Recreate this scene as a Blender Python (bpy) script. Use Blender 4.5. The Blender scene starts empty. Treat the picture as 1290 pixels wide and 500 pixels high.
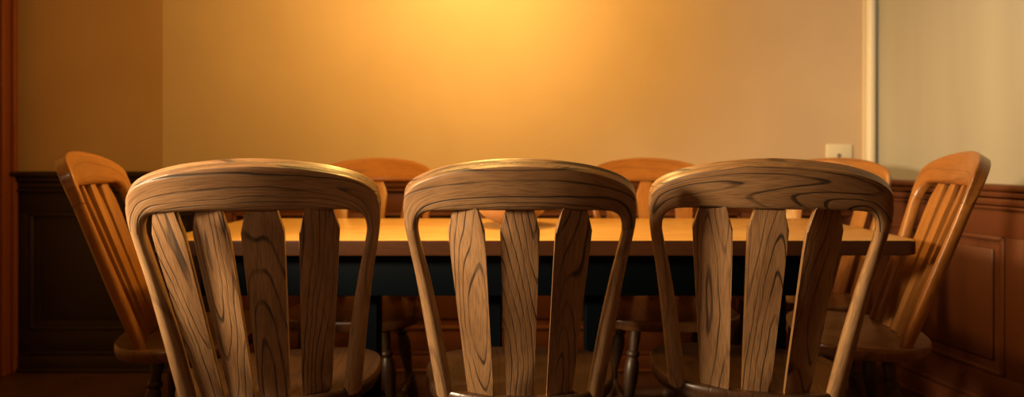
import bpy, bmesh, math, random
from mathutils import Vector, Matrix
random.seed(4)
R = math.radians
PI = math.pi
scn = bpy.context.scene
C = scn.collection

# ---------------------------------------------------------------- camera
F = 727.0                      # focal length in pixels of a 1290 px frame
EYE = 1.03
cam_d = bpy.data.cameras.new('camera')
cam = bpy.data.objects.new('camera', cam_d)
C.objects.link(cam)
cam.location = (0, 0, EYE)
cam.rotation_euler = (R(90), 0, 0)
cam_d.sensor_width = 36.0
cam_d.lens = 36.0 * F / 1290.0
cam_d.shift_x = -10.0 / 1290.0
cam_d.shift_y = -52.0 / 1290.0
cam_d.clip_start = 0.05
cam_d.dof.use_dof = True
cam_d.dof.focus_distance = 1.25
cam_d.dof.aperture_fstop = 2.0
scn.camera = cam

# ---------------------------------------------------------------- world, lights, exposure
w = bpy.data.worlds.new('world')
scn.world = w
w.use_nodes = True
w.node_tree.nodes['Background'].inputs[0].default_value = (0.9, 0.7, 0.5, 1)
w.node_tree.nodes['Background'].inputs[1].default_value = 0.02
scn.view_settings.view_transform = 'Standard'
scn.view_settings.look = 'None'
scn.view_settings.exposure = 0.0
scn.view_settings.gamma = 1.0
scn.view_settings.use_curve_mapping = False


def lamp(name, kind, loc, power, color, size=0.1, target=None, spread=None):
    d = bpy.data.lights.new(name, kind)
    d.energy = power
    d.color = color
    if kind == 'AREA':
        d.shape = 'DISK'
        d.size = size
        if spread:
            d.spread = R(spread)
    elif kind == 'SPOT':
        d.shadow_soft_size = size
        d.spot_size = R(spread)
        d.spot_blend = 0.9
    else:
        d.shadow_soft_size = size
    o = bpy.data.objects.new(name, d)
    C.objects.link(o)
    o.location = loc
    if target:
        o.rotation_euler = (Vector(target) - Vector(loc)).to_track_quat('-Z', 'Y').to_euler()
    return o


lamp('pendant_light', 'POINT', (-0.24, 1.80, 1.82), 50, (1.0, 0.57, 0.125), 0.07)
lamp('wall_wash_light', 'POINT', (-0.26, 2.20, 2.20), 25, (1.0, 0.61, 0.20), 0.12)
lamp('room_light_left', 'SPOT', (-1.85, 0.62, 1.42), 400, (1.0, 0.73, 0.43), 0.16, (-0.58, 1.2, 0.98), 50)
lamp('room_light_behind', 'SPOT', (-1.30, -0.50, 1.50), 34, (1.0, 0.74, 0.48), 0.25, (-0.42, 1.2, 0.95), 42)
lamp('room_light_right', 'AREA', (0.7, 0.6, 2.2), 4, (1.0, 0.90, 0.70), 0.4, (2.0, 2.4, 1.7), 70)

# ---------------------------------------------------------------- node materials


class NT:
    def __init__(self, name):
        self.m = bpy.data.materials.new(name)
        self.m.use_nodes = True
        self.t = self.m.node_tree
        self.b = self.t.nodes['Principled BSDF']

    def n(self, typ, **kw):
        x = self.t.nodes.new(typ)
        for k, v in kw.items():
            setattr(x, k, v)
        return x

    def l(self, a, b):
        self.t.links.new(a, b)

    def math(self, op, a, b=None, c=None, clamp=False):
        x = self.n('ShaderNodeMath', operation=op)
        x.use_clamp = clamp
        for i, v in enumerate((a, b, c)):
            if v is None:
                continue
            if isinstance(v, (int, float)):
                x.inputs[i].default_value = v
            else:
                self.l(v, x.inputs[i])
        return x.outputs[0]

    def comb(self, x, y, z):
        c = self.n('ShaderNodeCombineXYZ')
        for i, v in enumerate((x, y, z)):
            if isinstance(v, (int, float)):
                c.inputs[i].default_value = v
            else:
                self.l(v, c.inputs[i])
        return c.outputs[0]

    def noise(self, vec, scale=1, detail=2, rough=0.5, dist=0):
        x = self.n('ShaderNodeTexNoise')
        x.inputs['Scale'].default_value = scale
        x.inputs['Detail'].default_value = detail
        x.inputs['Roughness'].default_value = rough
        x.inputs['Distortion'].default_value = dist
        self.l(vec, x.inputs['Vector'])
        return x.outputs['Fac']

    def ramp(self, fac, stops, interp='LINEAR'):
        x = self.n('ShaderNodeValToRGB')
        x.color_ramp.interpolation = interp
        e = x.color_ramp.elements
        while len(e) < len(stops):
            e.new(0.5)
        for i, (p, c) in enumerate(stops):
            e[i].position = p
            e[i].color = (c[0], c[1], c[2], 1) if not isinstance(c, (int, float)) else (c, c, c, 1)
        self.l(fac, x.inputs[0])
        return x.outputs[0]

    def mix(self, fac, a, b, mode='MIX'):
        x = self.n('ShaderNodeMix', data_type='RGBA', blend_type=mode)
        for i, v in ((0, fac), (6, a), (7, b)):
            if isinstance(v, (int, float)):
                x.inputs[i].default_value = v
            elif isinstance(v, tuple):
                x.inputs[i].default_value = (*v, 1)
            else:
                self.l(v, x.inputs[i])
        return x.outputs[2]

    def bump(self, h, strength=0.3, dist=0.001):
        x = self.n('ShaderNodeBump')
        x.inputs['Strength'].default_value = strength
        x.inputs['Distance'].default_value = dist
        self.l(h, x.inputs['Height'])
        self.l(x.outputs[0], self.b.inputs['Normal'])


def wood(name, base, light, dark, rings=9.0, su=2.4, sv=15.0, rough=0.42, line=0.85, coat=0.15, uv=True, bump=0.5):
    """wood with stretched flame grain: contour lines of a smooth noise drawn out along u"""
    k = NT(name)
    tc = k.n('ShaderNodeTexCoord')
    s = k.n('ShaderNodeSeparateXYZ')
    k.l(tc.outputs['UV' if uv else 'Object'], s.inputs[0])
    oi = k.n('ShaderNodeObjectInfo')
    rnd = k.math('MULTIPLY', oi.outputs['Random'], 37.0)
    u, v = s.outputs[0], s.outputs[1]
    # slow waviness of the fibres
    wob = k.noise(k.comb(k.math('MULTIPLY', u, 9.0), k.math('MULTIPLY', v, 22.0), rnd), 1, 1)
    v2 = k.math('ADD', v, k.math('MULTIPLY', k.math('SUBTRACT', wob, 0.5), 0.012))
    n = k.noise(k.comb(k.math('MULTIPLY', u, su), k.math('MULTIPLY', v2, sv), rnd), 1, 0.6, 0.3)
    t = k.math('FRACT', k.math('MULTIPLY', n, rings))
    # thin dark late-wood line, soft on one side
    ln = k.ramp(t, [(0.0, 0.2), (0.05, 1.0), (0.13, 0.9), (0.20, 0.12), (0.6, 0.0), (0.93, 0.03), (1.0, 0.2)])
    amp = k.ramp(k.noise(k.comb(k.math('MULTIPLY', u, 5.0), k.math('MULTIPLY', v, 30.0), rnd), 1, 2), [(0.36, 0.35), (0.55, 1.0)])
    lines = k.math('MULTIPLY', k.math('MULTIPLY', ln, amp), line)
    fib = k.noise(k.comb(k.math('MULTIPLY', u, 22.0), k.math('MULTIPLY', v2, 480.0), rnd), 1, 2, 0.6)
    patch = k.noise(k.comb(k.math('MULTIPLY', u, 4.0), k.math('MULTIPLY', v, 11.0), rnd), 1, 2)
    col = k.mix(k.ramp(patch, [(0.3, 0.0), (0.72, 1.0)]), base, light)
    col = k.mix(k.math('MULTIPLY', k.ramp(fib, [(0.36, 1.0), (0.56, 0.0)]), 0.40), col, dark)
    col = k.mix(lines, col, dark)
    k.l(col, k.b.inputs['Base Color'])
    k.l(k.math('ADD', k.math('MULTIPLY', lines, 0.22), rough), k.b.inputs['Roughness'])
    k.b.inputs['Coat Weight'].default_value = coat
    k.b.inputs['Coat Roughness'].default_value = 0.28
    h = k.math('SUBTRACT', k.math('MULTIPLY', fib, 0.35), lines)
    k.bump(h, bump, 0.0012)
    return k.m


M = {}
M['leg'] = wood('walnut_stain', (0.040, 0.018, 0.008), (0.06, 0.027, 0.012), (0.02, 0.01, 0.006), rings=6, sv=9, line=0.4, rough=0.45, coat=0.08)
M['chair'] = wood('weathered_oak', (0.25, 0.128, 0.056), (0.42, 0.240, 0.115), (0.018, 0.011, 0.007), rings=20.0, su=1.3, sv=11.0, line=0.92, bump=0.7)
M['chair_turned'] = wood('turned_oak', (0.30, 0.168, 0.080), (0.40, 0.24, 0.12), (0.05, 0.025, 0.012), rings=9, su=1.6, sv=9, line=0.5, rough=0.34, coat=0.3)
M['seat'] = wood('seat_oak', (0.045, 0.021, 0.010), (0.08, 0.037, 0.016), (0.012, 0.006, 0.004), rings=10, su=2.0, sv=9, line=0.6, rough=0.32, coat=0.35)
M['table'] = wood('table_oak', (0.60, 0.335, 0.09), (0.70, 0.41, 0.12), (0.34, 0.16, 0.04), rings=8, su=1.0, sv=9, line=0.4, rough=0.38, coat=0.2, bump=0.15)
M['edge'] = wood('edge_dark', (0.055, 0.020, 0.008), (0.08, 0.03, 0.012), (0.03, 0.012, 0.006), rings=8, su=1.0, sv=30, line=0.4, rough=0.5, coat=0.0, bump=0.1)
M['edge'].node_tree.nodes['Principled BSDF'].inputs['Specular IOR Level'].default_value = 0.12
M['wainscot'] = wood('mahogany_stain', (0.135, 0.040, 0.014), (0.20, 0.064, 0.022), (0.055, 0.016, 0.007), rings=5, su=1.0, sv=7, line=0.35, rough=0.40, coat=0.15, bump=0.15)
M['wainscot_dark'] = wood('panelling_dark', (0.022, 0.009, 0.005), (0.034, 0.014, 0.007), (0.010, 0.004, 0.003), rings=5, su=1.0, sv=7, line=0.35, rough=0.5, coat=0.0, bump=0.1)  # panelling wood in a much darker tone, left section only
M['honey'] = wood('honey_oak', (0.31, 0.118, 0.024), (0.42, 0.175, 0.038), (0.13, 0.042, 0.01), rings=8, su=1.3, sv=11, line=0.55, rough=0.3, coat=0.35, bump=0.3)
M['honey_seat'] = wood('honey_seat', (0.17, 0.072, 0.025), (0.23, 0.10, 0.036), (0.05, 0.02, 0.009), rings=9, su=2.0, sv=9, line=0.5, rough=0.28, coat=0.4, bump=0.2)
M['floor'] = wood('floor_oak', (0.06, 0.024, 0.011), (0.08, 0.032, 0.014), (0.02, 0.008, 0.005), rings=8, su=1.2, sv=9, line=0.5, rough=0.35, bump=0.2)


def plaster(name, a, b, streak=False):
    k = NT(name)
    tc = k.n('ShaderNodeTexCoord')
    mp = k.n('ShaderNodeMapping')
    k.l(tc.outputs['Object'], mp.inputs[0])
    mp.inputs['Scale'].default_value = (3.2, 3.2, 0.35) if streak else (1.6, 1.6, 1.3)
    n = k.noise(mp.outputs[0], 1, 3, 0.55)
    col = k.mix(k.ramp(n, [(0.33, 0.0), (0.67, 1.0)]), a, b)
    k.l(col, k.b.inputs['Base Color'])
    k.b.inputs['Roughness'].default_value = 0.75
    g = k.noise(tc.outputs['Object'], 60, 3)
    k.bump(g, 0.12, 0.002)
    return k.m


M['wall'] = plaster('tan_plaster', (0.60, 0.43, 0.26), (0.67, 0.49, 0.30))
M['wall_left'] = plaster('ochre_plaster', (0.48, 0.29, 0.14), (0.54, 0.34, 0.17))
M['wall_side'] = plaster('pale_plaster', (0.36, 0.325, 0.24), (0.45, 0.415, 0.31), True)
M['ceiling'] = plaster('ceiling_paint', (0.30, 0.24, 0.17), (0.34, 0.27, 0.2))


def plain(name, col, rough=0.5, metal=0.0, var=0.15, scale=30, coat=0.0):
    k = NT(name)
    tc = k.n('ShaderNodeTexCoord')
    n = k.noise(tc.outputs['Object'], scale, 3)
    c2 = tuple(c * (1 - var) for c in col)
    k.l(k.mix(n, col, c2), k.b.inputs['Base Color'])
    k.b.inputs['Roughness'].default_value = rough
    k.b.inputs['Metallic'].default_value = metal
    k.b.inputs['Coat Weight'].default_value = coat
    return k.m


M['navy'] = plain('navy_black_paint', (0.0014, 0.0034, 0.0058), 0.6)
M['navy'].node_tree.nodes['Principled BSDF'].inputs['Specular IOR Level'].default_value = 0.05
M['cream'] = plain('cream_paint', (0.78, 0.68, 0.48), 0.4, var=0.06)
M['plate'] = plain('ivory_plastic', (0.80, 0.70, 0.48), 0.35, var=0.04)
M['screw'] = plain('dull_metal', (0.45, 0.4, 0.3), 0.4, 0.8)
M['bowl'] = plain('tan_glaze', (0.42, 0.21, 0.085), 0.35, var=0.3, scale=9, coat=0.3)
M['casing'] = wood('casing_mahogany', (0.20, 0.045, 0.014), (0.27, 0.07, 0.02), (0.07, 0.016, 0.007), rings=5, su=1.0, sv=9, line=0.3, rough=0.35, bump=0.1)
M['steel'] = plain('brushed_steel', (0.5, 0.5, 0.5), 0.35, 0.9)

# ---------------------------------------------------------------- mesh helpers


def link_bm(name, bm, m, parent=None, smooth=None):
    me = bpy.data.meshes.new(name)
    bmesh.ops.recalc_face_normals(bm, faces=bm.faces[:])
    if smooth is not None:
        for f in bm.faces:
            f.smooth = True
        bm.to_mesh(me)
        try:
            me.set_sharp_from_angle(angle=R(smooth))
        except Exception:
            pass
    else:
        bm.to_mesh(me)
    bm.free()
    me.materials.append(m)
    o = bpy.data.objects.new(name, me)
    C.objects.link(o)
    if parent:
        o.parent = parent
    return o


def thing(name, label, cat, loc=(0, 0, 0), rotz=0.0, group=None):
    o = bpy.data.objects.new(name, None)
    o.empty_display_size = 0.1
    C.objects.link(o)
    o.location = loc
    o.rotation_euler = (0, 0, rotz)
    o['label'] = label
    o['category'] = cat
    if group:
        o['group'] = group
    return o


def tag(o, label, cat, group=None):
    o['label'] = label
    o['category'] = cat
    if group:
        o['group'] = group
    return o


def struct(o):
    o['kind'] = 'structure'
    return o


def dup(root, loc, rotz, label):
    r = root.copy()
    C.objects.link(r)
    r.location = loc
    r.rotation_euler = (0, 0, rotz)
    r['label'] = label
    for ch in list(root.children):
        c = ch.copy()
        C.objects.link(c)
        c.parent = r
        for g in list(ch.children):
            d = g.copy()
            C.objects.link(d)
            d.parent = c
    return r


def loft(secs, uvs, closed=True, caps=True):
    """secs[i][j] points, uvs[i][j]; j wraps round when closed"""
    bm = bmesh.new()
    uvl = bm.loops.layers.uv.new('UVMap')
    rows = [[bm.verts.new(p) for p in s] for s in secs]
    n = len(secs[0])
    for i in range(len(rows) - 1):
        for j in range(n if closed else n - 1):
            a, b = j, (j + 1) % n
            f = bm.faces.new((rows[i][a], rows[i][b], rows[i + 1][b], rows[i + 1][a]))
            wa = uvs[i][a]
            pts = [uvs[i][a], uvs[i][b], uvs[i + 1][b], uvs[i + 1][a]]
            for lp, q in zip(f.loops, pts):
                lp[uvl].uv = q
    if caps:
        for i in (0, -1):
            f = bm.faces.new(rows[i])
            for lp, q in zip(f.loops, uvs[i]):
                lp[uvl].uv = q
    return bm


def lathe(profile, p0, p1, n=20):
    """profile: list of (t along 0..1, radius); axis from p0 to p1"""
    p0, p1 = Vector(p0), Vector(p1)
    ax = p1 - p0
    L = ax.length
    q = ax.to_track_quat('Z', 'Y')
    secs, uvs = [], []
    for t, r in profile:
        s, uv = [], []
        for j in range(n):
            a = 2 * PI * j / n
            s.append(p0 + ax * t + q @ Vector((r * math.cos(a), r * math.sin(a), 0)))
            uv.append((t * L, 0.02 * math.cos(a) + 0.012 * a))
        secs.append(s)
        uvs.append(uv)
    return loft(secs, uvs)


def prism(outline, mapf, t0, t1, uvf, bevel=0.0, segs=2):
    """outline (a,b) polygon lifted to a slab between t0 and t1; mapf(a,b,t) gives the point"""
    bm = bmesh.new()
    uvl = bm.loops.layers.uv.new('UVMap')
    A = [bm.verts.new((a, b, t0)) for a, b in outline]
    B = [bm.verts.new((a, b, t1)) for a, b in outline]
    bm.faces.new(A[::-1])
    bm.faces.new(B)
    n = len(outline)
    for i in range(n):
        j = (i + 1) % n
        bm.faces.new((A[i], A[j], B[j], B[i]))
    if bevel:
        es = [e for e in bm.edges if abs(e.verts[0].co.z - e.verts[1].co.z) < 1e-6]
        bmesh.ops.bevel(bm, geom=es, offset=bevel, segments=segs, profile=0.5, affect='EDGES', clamp_overlap=True)
    for f in bm.faces:
        for lp in f.loops:
            c = lp.vert.co
            lp[uvl].uv = uvf(c.x, c.y, c.z)
    for v in bm.verts:
        v.co = mapf(v.co.x, v.co.y, v.co.z)
    return bm


def box(bm, x0, x1, y0, y1, z0, z1, bevel=0.0, grain='x'):
    uvl = bm.loops.layers.uv.verify()
    vs = [bm.verts.new((x, y, z)) for x in (x0, x1) for y in (y0, y1) for z in (z0, z1)]
    idx = [(0, 1, 3, 2), (4, 6, 7, 5), (0, 4, 5, 1), (2, 3, 7, 6), (0, 2, 6, 4), (1, 5, 7, 3)]
    fs = [bm.faces.new([vs[i] for i in q]) for q in idx]
    if bevel:
        es = list({e for f in fs for e in f.edges})
        r = bmesh.ops.bevel(bm, geom=es, offset=bevel, segments=2, profile=0.5, affect='EDGES')
        fs = list({f for f in fs if f.is_valid} | set(r['faces']))
    g = 'xyz'.index(grain)
    for f in fs:
        f.normal_update()
        others = [i for i in range(3) if i != g]
        nm = f.normal
        o = others[0] if abs(nm[others[0]]) < abs(nm[others[1]]) else others[1]
        for lp in f.loops:
            c = lp.vert.co
            lp[uvl].uv = (c[g], c[o] + 0.31 * c[3 - g - o])
    return bm


def catmull(pts, sub):
    out = []
    P = [pts[0]] + list(pts) + [pts[-1]]
    for i in range(1, len(P) - 2):
        for s in range(sub):
            t = s / sub
            r = []
            for k in range(len(pts[0])):
                a, b, c, d = P[i - 1][k], P[i][k], P[i + 1][k], P[i + 2][k]
                r.append(0.5 * (2 * b + (c - a) * t + (2 * a - 5 * b + 4 * c - d) * t * t + (3 * b - a - 3 * c + d) * t ** 3))
            out.append(tuple(r))
    out.append(tuple(pts[-1]))
    return out


# ---------------------------------------------------------------- room
D = 2.80                        # back wall
CX, CY = 1.715, 2.80            # right rear corner
TL = 0.21                       # the right wall leans outwards toward the viewer
wl = math.hypot(TL, 1)
RX, RY = TL / wl, -1 / wl       # direction of the right wall toward the viewer
NX, NY = -1 / wl, -TL / wl      # its normal, into the room
LX = -2.448                      # left wall
H = 2.55
SW = -1.47                      # where the dark panelling ends
SOFF = -1.733                    # left of this x the flush back wall has a darker colour


def solid(name, x0, x1, y0, y1, z0, z1, m, bevel=0.0, grain='x'):
    return link_bm(name, box(bmesh.new(), x0, x1, y0, y1, z0, z1, bevel, grain), m)


struct(solid('floor', -2.7, 2.95, -1.6, 3.0, -0.06, 0.0, M['floor']))
struct(solid('ceiling', -2.7, 2.95, -1.6, 3.0, H, H + 0.06, M['ceiling']))
bm = bmesh.new()
box(bm, SOFF, CX + 0.12, D, D + 0.12, 0, H)
struct(link_bm('wall_back', bm, M['wall']))
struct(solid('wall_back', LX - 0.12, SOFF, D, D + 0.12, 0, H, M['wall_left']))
struct(solid('wall_left', LX - 0.12, LX, -1.5, D + 0.12, 0, H, M['wall']))
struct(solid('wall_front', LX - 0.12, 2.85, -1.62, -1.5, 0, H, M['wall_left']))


def rwall(bm, s0, s1, d0, d1, z0, z1, grain='x', bevel=0.0):
    """box in the right wall's own frame: s along it from the corner, d out of it into the room"""
    b2 = bmesh.new()
    box(b2, s0, s1, d0, d1, z0, z1, bevel, grain)
    mt = Matrix(((RX, NX, 0, CX), (RY, NY, 0, CY), (0, 0, 1, 0), (0, 0, 0, 1)))
    b2.transform(mt)
    me = bpy.data.meshes.new('t')
    b2.to_mesh(me)
    b2.free()
    bm.from_mesh(me)
    bpy.data.meshes.remove(me)
    return bm


struct(link_bm('wall_right', rwall(bmesh.new(), 0.0, 4.45, -0.12, 0.0, 0, H), M['wall_side']))

# wainscot on the back wall: boards, stiles and rails, cap
ZB, ZR = 0.962, 0.928           # top of the caps


def panelling(put, length, zt, stiles):
    """put(s0,s1,d0,d1,z0,z1,grain,bevel) places a board in a wall's own frame"""
    put(0.0, length, 0.0, 0.010, 0.09, zt - 0.05, 'z', 0)
    for s in stiles:
        put(s - 0.04, s + 0.04, 0.010, 0.024, 0.20, zt - 0.20, 'z', 0.002)
    put(0.0, length, 0.010, 0.0245, zt - 0.20, zt - 0.085, 'x', 0.002)
    put(0.0, length, 0.010, 0.0245, 0.09, 0.20, 'x', 0.002)
    for a, b in zip(stiles[:-1], stiles[1:]):      # bead round each panel, raised field inside it
        x0, x1, z0, z1 = a + 0.04, b - 0.04, 0.20, zt - 0.20
        put(x0, x1, 0.010, 0.030, z1 - 0.016, z1, 'x', 0.004)
        put(x0, x1, 0.010, 0.030, z0, z0 + 0.016, 'x', 0.004)
        put(x0, x0 + 0.016, 0.010, 0.030, z0, z1, 'z', 0.004)
        put(x1 - 0.016, x1, 0.010, 0.030, z0, z1, 'z', 0.004)
        put(x0 + 0.05, x1 - 0.05, 0.010, 0.019, z0 + 0.05, z1 - 0.05, 'z', 0.006)


def cap(put, length, zt):
    put(0.0, length, 0.0, 0.058, zt - 0.026, zt, 'x', 0.009)
    put(0.0, length, 0.0, 0.044, zt - 0.050, zt - 0.026, 'x', 0.008)
    put(0.0, length, 0.0, 0.034, zt - 0.082, zt - 0.053, 'x', 0.010)
    put(0.0, length, 0.0, 0.040, zt - 0.096, zt - 0.084, 'x', 0.004)


def backput(bm, x0, yface):
    return lambda s0, s1, d0, d1, z0, z1, g, bv: box(bm, x0 + s0, x0 + s1, yface - d1, yface - d0, z0, z1, bv, g)


def rightput(bm):
    return lambda s0, s1, d0, d1, z0, z1, g, bv: rwall(bm, s0, s1, d0, d1, z0, z1, g, bv)


bm = bmesh.new()
panelling(backput(bm, SW, D), CX - SW - 0.02, ZB, [0.05, 0.68, 1.31, 1.94, 2.57, 3.12])
struct(link_bm('trim_1', bm, M['wainscot'], smooth=35))
bm = bmesh.new()
cap(backput(bm, SW, D), CX - SW - 0.04, ZB)
struct(link_bm('trim_2', bm, M['wainscot'], smooth=35))
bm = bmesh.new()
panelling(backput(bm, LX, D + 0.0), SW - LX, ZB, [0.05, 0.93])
struct(link_bm('trim_3', bm, M['wainscot_dark'], smooth=35))
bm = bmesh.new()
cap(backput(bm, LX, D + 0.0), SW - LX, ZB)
struct(link_bm('trim_4', bm, M['wainscot_dark'], smooth=35))
bm = bmesh.new()
panelling(rightput(bm), 3.6, ZR, [0.05, 0.68, 1.31, 1.94, 2.57, 3.2])
struct(link_bm('trim_5', bm, M['wainscot'], smooth=35))
bm = bmesh.new()
cap(rightput(bm), 3.6, ZR)
struct(link_bm('trim_6', bm, M['wainscot'], smooth=35))


def skirting(put, length):
    put(0.0, length, 0.0, 0.034, 0.0, 0.075, 'x', 0.003)
    put(0.0, length, 0.0, 0.026, 0.075, 0.10, 'x', 0.008)
    put(0.0, length, 0.034, 0.048, 0.0, 0.018, 'x', 0.006)


bm = bmesh.new()
skirting(backput(bm, SW, D), CX - SW - 0.05)
struct(link_bm('baseboard_back', bm, M['wainscot'], smooth=35))
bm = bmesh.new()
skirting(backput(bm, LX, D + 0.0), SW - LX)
struct(link_bm('baseboard_left', bm, M['wainscot_dark'], smooth=35))
bm = bmesh.new()
skirting(rightput(bm), 3.6)
struct(link_bm('baseboard_right', bm, M['wainscot'], smooth=35))

# cream moulding standing in the right rear corner
bm = lathe([(0, 0.021), (1, 0.021)], (CX - 0.030, CY - 0.026, ZB), (CX - 0.030, CY - 0.026, H), 24)
box(bm, CX - 0.052, CX - 0.006, CY - 0.006, CY, ZB, H)
struct(link_bm('trim_7', bm, M['cream'], smooth=40))

# fluted mahogany door casing on the left wall, seen at the edge of the frame
bm = bmesh.new()
y1 = D + 0.0015
box(bm, LX, LX + 0.022, y1 - 0.20, y1 - 0.03, 0, H, 0.003, 'z')
box(bm, LX, LX + 0.040, y1 - 0.055, y1 - 0.028, 0, H, 0.006, 'z')
for i in range(3):
    yy = y1 - 0.10 - i * 0.035
    box(bm, LX + 0.02, LX + 0.034, yy - 0.010, yy + 0.010, 0, H, 0.005, 'z')
struct(link_bm('trim_8', bm, M['casing'], smooth=35))

# ---------------------------------------------------------------- light switch plate
t = thing('wall_plate', 'square ivory wall plate above the panelling beside the corner', 'wall plate', (1.545, D, 1.035))
bm = bmesh.new()
box(bm, -0.062, 0.062, -0.009, 0.0, -0.058, 0.058, 0.004)
link_bm('cover', bm, M['plate'], t, smooth=40)
link_bm('socket', lathe([(0, 0.010), (0.8, 0.010), (1, 0.008)], (-0.002, -0.008, 0.004), (-0.002, -0.0125, 0.004), 16), M['screw'], t, smooth=40)

# ---------------------------------------------------------------- table
T0, T1, TY0, TY1 = -1.060, 1.155, 1.66, 2.262
ZT, ZU = 0.790, 0.747
tb = thing('dining_table', 'long wooden dining table with a honey top and navy black base', 'table', (0.045, 1.96, 0))
ox, oy = 0.045, 1.96
bm = bmesh.new()
rc = 0.035
outl = []
for (cx, cy, a0) in ((T1 - rc, TY1 - rc, 0), (T0 + rc, TY1 - rc, 90), (T0 + rc, TY0 + rc, 180), (T1 - rc, TY0 + rc, 270)):
    for k in range(7):
        a = R(a0 + 15 * k)
        outl.append((cx + rc * math.cos(a) - ox, cy + rc * math.sin(a) - oy))
bm = prism(outl, lambda a, b, t: Vector((a, b, t)), ZU, ZT, lambda a, b, t: (a, b + t * 1.0), 0.006, 3)
top = link_bm('tabletop', bm, M['table'], tb, smooth=40)
top.data.materials.append(M['edge'])           # steep faces of the top get a much darker wood colour
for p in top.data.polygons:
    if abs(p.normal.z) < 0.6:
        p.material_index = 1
bm = bmesh.new()
ax0, ax1, ay0, ay1 = -0.95, 0.90, 1.715, 2.21
box(bm, ax0 - ox, ax1 - ox, ay0 - oy, ay0 + 0.025 - oy, 0.618, ZU, 0.002)
box(bm, ax0 - ox, ax1 - ox, ay1 - 0.025 - oy, ay1 - oy, 0.618, ZU, 0.002)
box(bm, ax0 - ox, ax0 + 0.025 - ox, ay0 + 0.02 - oy, ay1 - 0.02 - oy, 0.618, ZU, 0.002, 'y')
box(bm, ax1 - 0.025 - ox, ax1 - ox, ay0 + 0.02 - oy, ay1 - 0.02 - oy, 0.618, ZU, 0.002, 'y')
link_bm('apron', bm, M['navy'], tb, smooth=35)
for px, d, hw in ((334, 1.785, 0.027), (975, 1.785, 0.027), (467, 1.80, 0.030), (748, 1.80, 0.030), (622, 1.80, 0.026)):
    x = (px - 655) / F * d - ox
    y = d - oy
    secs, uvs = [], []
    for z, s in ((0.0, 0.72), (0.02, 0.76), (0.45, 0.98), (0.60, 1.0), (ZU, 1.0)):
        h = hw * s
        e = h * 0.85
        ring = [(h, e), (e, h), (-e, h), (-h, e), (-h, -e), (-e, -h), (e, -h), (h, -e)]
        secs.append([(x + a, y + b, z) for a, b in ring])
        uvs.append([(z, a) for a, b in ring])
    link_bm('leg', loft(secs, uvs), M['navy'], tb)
# small steel corner fitting at the left end of the top
bm = bmesh.new()
box(bm, T0 - 0.014 - ox, T0 + 0.004 - ox, 1.695 - oy, 1.725 - oy, 0.750, 0.786, 0.003)
link_bm('end_bracket', bm, M['steel'], tb, smooth=40)

# ---------------------------------------------------------------- bowl
bw = lathe([(0, 0.040), (0.06, 0.043), (0.08, 0.038), (0.16, 0.058), (0.32, 0.088), (0.55, 0.112), (0.8, 0.126), (0.97, 0.132), (1.0, 0.130),
            (0.97, 0.126), (0.8, 0.120), (0.55, 0.106), (0.32, 0.082), (0.2, 0.05), (0.18, 0.004)],
           (-0.03, 2.02, ZT + 0.0005), (-0.03, 2.02, ZT + 0.0905), 48)
tag(link_bm('bowl', bw, M['bowl'], smooth=50), 'round tan ceramic bowl standing on the middle of the dining table', 'bowl')

# ---------------------------------------------------------------- chairs
SEAT = 0.48
YB = -0.165                     # where the back meets the seat (local y)
LEAN = 0.21 / 0.55
KC = 0.75                       # plan curve of the back

HALF = [  # outer X, outer h, inner X, inner h, thickness, squareness
    (.199, -.012, .158, -.012, .0330, 2.0),
    (.208, .080, .168, .080, .0345, 2.0),
    (.2165, .170, .1785, .168, .0345, 2.0),
    (.229, .285, .196, .280, .0320, 2.1),
    (.2405, .365, .2105, .355, .0300, 2.3),
    (.2460, .407, .2165, .398, .0305, 2.5),
    (.2485, .436, .2090, .427, .0320, 2.8),
    (.2475, .462, .1920, .4395, .0335, 3.0),
    (.2395, .487, .1720, .4440, .0345, 4.6),
    (.2110, .5095, .1460, .4450, .0350, 5.0),
    (.1620, .527, .1150, .4455, .0350, 5.0),
    (.1100, .537, .0800, .4460, .0350, 5.0),
    (.0500, .5435, .0400, .4460, .0350, 5.0),
    (.0000, .5455, .0000, .4460, .0350, 5.0),
]
JOINT = 5


def back_y(X, h):
    return YB - LEAN * h + KC * X * X - 0.010


def band(points, u0):
    N = 40
    secs, uvs = [], []
    u = u0
    last = None
    for (xo, ho, xi, hi, th, sq) in points:
        cx, ch = (xo + xi) / 2, (ho + hi) / 2
        if last:
            u += math.hypot(cx - last[0], ch - last[1])
        last = (cx, ch)
        hwv = math.hypot(xo - xi, ho - hi) / 2
        cham = 0.008 / max(hwv, 0.015) * max(0.0, min(1.0, (sq - 2.4) / 0.6))
        s, uv = [], []
        for j in range(N):
            a = 2 * PI * j / N
            ca, sa = math.cos(a), math.sin(a)
            e = 2.0 / sq
            p = math.copysign(abs(ca) ** e, ca)
            q = math.copysign(abs(sa) ** e, sa)
            p = min(p, 1.0 - cham * (1 - q) / 2)     # top of the crest planed off toward its back
            X = cx + (xo - xi) / 2 * p
            h = ch + (ho - hi) / 2 * p
            s.append(Vector((X, back_y(X, h) + q * th / 2, SEAT + h + q * th / 2 * LEAN)))
            uv.append((u, hwv * p + 0.3 * (q < 0)))
        secs.append(s)
        uvs.append(uv)
    return secs, uvs


FULLHALF = catmull(HALF, 4)
CUT = JOINT * 4
mir = lambda p: (-p[0], p[1], -p[2], p[3], p[4], p[5])
CREST = FULLHALF[CUT:] + [mir(p) for p in FULLHALF[CUT:-1][::-1]]
GROOVE = 0.0016


def shrink(p, k):
    xo, ho, xi, hi, th, sq = p
    cx, ch = (xo + xi) / 2, (ho + hi) / 2
    return (cx + (xo - cx) * k, ch + (ho - ch) * k, cx + (xi - cx) * k, ch + (hi - ch) * k, th * k, sq)


def crest_bm():
    pts = list(CREST)
    return loft(*band(pts, -0.3))


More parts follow.
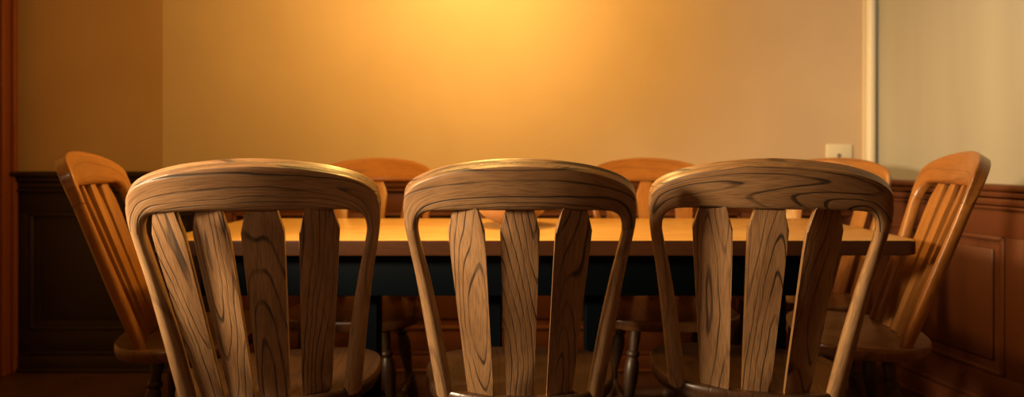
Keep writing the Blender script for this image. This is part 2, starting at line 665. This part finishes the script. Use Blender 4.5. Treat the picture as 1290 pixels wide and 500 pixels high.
def post_bm(side, marked):
    pts = FULLHALF[:CUT + 1]
    if marked:                   # turned ring just under the joint
        q = []
        for i, p in enumerate(pts):
            q.append(p)
        a, b = pts[-2], pts[-1]
        lerp = lambda t: tuple(a[k] + (b[k] - a[k]) * t for k in range(6))
        q = pts[:-1] + [lerp(.55), shrink(lerp(.6), .90), shrink(lerp(.68), .90), lerp(.73), lerp(.85), shrink(lerp(.9), .90), shrink(b, .90)]
        pts = q
    if side < 0:
        pts = [mir(p) for p in pts]
    return loft(*band(pts, 0))


def splat_bm(xt, xb, wt, wm, wb):
    """flat tapered slat: narrow at the seat, wide at its shoulders, cut to a blunt point under the crest"""
    hs, ht = 0.398, 0.456
    out = []
    n = 8
    for i in range(n + 1):
        f = i / n
        h = -0.006 + (hs + 0.006) * f
        c = xb + (xt - xb) * h / hs
        out.append((c + wb / 2 + (wm - wb) / 2 * f, h))
    out.append((xt + wt / 2, 0.446))
    out.append((xt + wt / 2 - 0.004, ht))
    out.append((xt - wt / 2 + 0.004, ht))
    out.append((xt - wt / 2, 0.446))
    for i in range(n, -1, -1):
        f = i / n
        h = -0.006 + (hs + 0.006) * f
        c = xb + (xt - xb) * h / hs
        out.append((c - wb / 2 - (wm - wb) / 2 * f, h))
    xc = (xt + xb) / 2

    def mp(a, b, t):
        return Vector((a, back_y(xc, b) + t + (a - (xb + (xt - xb) * b / hs)) * (0.30 if xc > 0 else -0.30) * min(1.0, abs(xc) / 0.10) * (1.0 if abs(xc) > 0.13 else 1.5), SEAT + b + t * LEAN))
    return prism(out, mp, -0.0075, 0.0075, lambda a, b, t: (b, a - (xb + (xt - xb) * b / hs) + (0.4 if t > 0 else 0.0) + t), 0.0028, 2)


def seat_outline(dep, off):
    pts = []
    n = 64
    for i in range(n):
        a = 2 * PI * i / n
        ca, sa = math.cos(a), math.sin(a)
        e = 2 / 2.7
        x = 0.243 * math.copysign(abs(ca) ** e, ca)
        y = dep * math.copysign(abs(sa) ** e, sa)
        x *= 1.0 + 0.10 * y / dep        # a little wider at the front
        pts.append((x, y + off))
    return pts


def seat_bm(dep=0.198, off=-0.003):
    o = seat_outline(dep, off)
    lv = [(0.94, -0.038), (0.975, -0.035), (0.995, -0.026), (1.0, -0.014), (0.995, -0.004), (0.98, 0.0), (0.93, -0.0008),
          (0.80, -0.0025), (0.62, -0.007), (0.42, -0.010), (0.2, -0.0105), (0.02, -0.010)]
    secs, uvs = [], []
    for k, dz in lv:
        s = [(x * k, off + (y - off) * k, SEAT + dz) for x, y in o]
        secs.append(s)
        uvs.append([(p[1] + p[2], p[0]) for p in s])
    return loft(secs, uvs)


LEGP = [(0, .012), (.03, .0145), (.10, .0165), (.20, .0205), (.30, .0225), (.36, .0205), (.385, .0150), (.395, .0185), (.41, .0195), (.425, .0185),
        (.435, .0145), (.47, .0150), (.56, .0190), (.64, .0235), (.70, .0250), (.755, .0225), (.79, .0160), (.80, .0205), (.815, .0220), (.83, .0205), (.84, .0150),
        (.87, .0155), (.93, .0190), (1, .0185)]
STP = [(0, .009), (.1, .0105), (.3, .0135), (.42, .0155), (.45, .012), (.47, .016), (.5, .017), (.53, .016), (.55, .012), (.58, .0155), (.7, .0135), (.9, .0105), (1, .009)]

SPL3 = [(-.112, -.092, .052, .080, .062), (0.0, 0.0, .056, .082, .063), (.112, .092, .052, .080, .062)]
SPLF = [(-.150, -.112, .044, .064, .052), (0.0, 0.0, .046, .088, .062), (.150, .112, .044, .064, .052)]
SPL4 = [(-.168, -.124, .046, .064, .050), (-.086, -.060, .050, .074, .056), (.012, .010, .058, .082, .064), (.122, .100, .052, .078, .062)]
SPLS = [(-.125, -.092, .026, .040, .030), (-.043, -.032, .028, .042, .030), (.043, .032, .028, .042, .030), (.125, .092, .026, .040, .030)]


def make_chair(label, splats, loc, rotz, group, marked=False, honey=False, dep=0.182, off=-0.022, spread=1.0):
    mw, mp, ms = (M['honey'], M['honey'], M['honey_seat']) if honey else (M['chair'], M['chair_turned'], M['seat'])
    t = thing('windsor_chair', label, 'chair', loc, rotz, group)
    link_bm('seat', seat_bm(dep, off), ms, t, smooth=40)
    link_bm('crest_rail', crest_bm(), mw, t, smooth=45)
    for s in (-1, 1):
        link_bm('back_post', post_bm(s, marked), mp, t, smooth=45)
    for sp in splats:
        link_bm('splat', splat_bm(*sp), mw, t, smooth=35)
    feet = {}
    for sx in (-1, 1):
        for sy in (-1, 1):
            top = (sx * 0.135, sy * 0.115 * spread + (spread - 1) * 0.1, SEAT - 0.034)
            foot = (sx * 0.195, sy * 0.180 * spread + (spread - 1) * 0.1, 0.0)
            feet[(sx, sy)] = (Vector(foot), Vector(top))
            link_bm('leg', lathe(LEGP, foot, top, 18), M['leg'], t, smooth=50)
    at = lambda k, f: feet[k][0].lerp(feet[k][1], f)
    mids = []
    for sx in (-1, 1):
        a, b = at((sx, -1), .40), at((sx, 1), .40)
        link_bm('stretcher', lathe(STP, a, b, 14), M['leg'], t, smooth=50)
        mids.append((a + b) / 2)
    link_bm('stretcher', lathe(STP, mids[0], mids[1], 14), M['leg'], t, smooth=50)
    return t


G = 'oak dining chairs around the table'
# front row, backs to the viewer (local +y looks at the table)
chair_mid = make_chair('oak chair with its back to the viewer, middle of the three nearest, three slats', SPL3, (0.0, 1.52, 0), 0, G)
make_chair('oak chair with its back to the viewer and four slats, left of the three nearest', SPL4, (-0.612, 1.50, 0), R(13), G)
dup(chair_mid, (0.598, 1.54, 0), R(-13), 'dark oak chair with its back to the viewer, right of the three nearest')
# far row, facing the viewer
far = make_chair('honey oak chair on the far side of the table, left of the bowl', SPLF, (-0.598, 2.085, 0), R(180), G, honey=True)
dup(far, (0.530, 2.085, 0), R(180), 'honey oak chair on the far side of the table, right of the bowl')
dup(far, (1.10, 2.345, 0), R(125), 'honey oak chair near the corner under the ivory wall plate, mostly hidden')
# table ends
side = make_chair('oak chair at the left end of the table, turned sideways before dark panelling', SPLS, (-0.99, 1.83, 0), R(-90 + 18), G,
                  marked=True, honey=True, dep=0.205, off=-0.045, spread=0.75)
side.scale = (0.86, 0.95, 1.02)
dup(side, (1.015, 1.84, 0), R(90 - 18), 'oak chair at the right end of the table, turned sideways before red brown panelling')
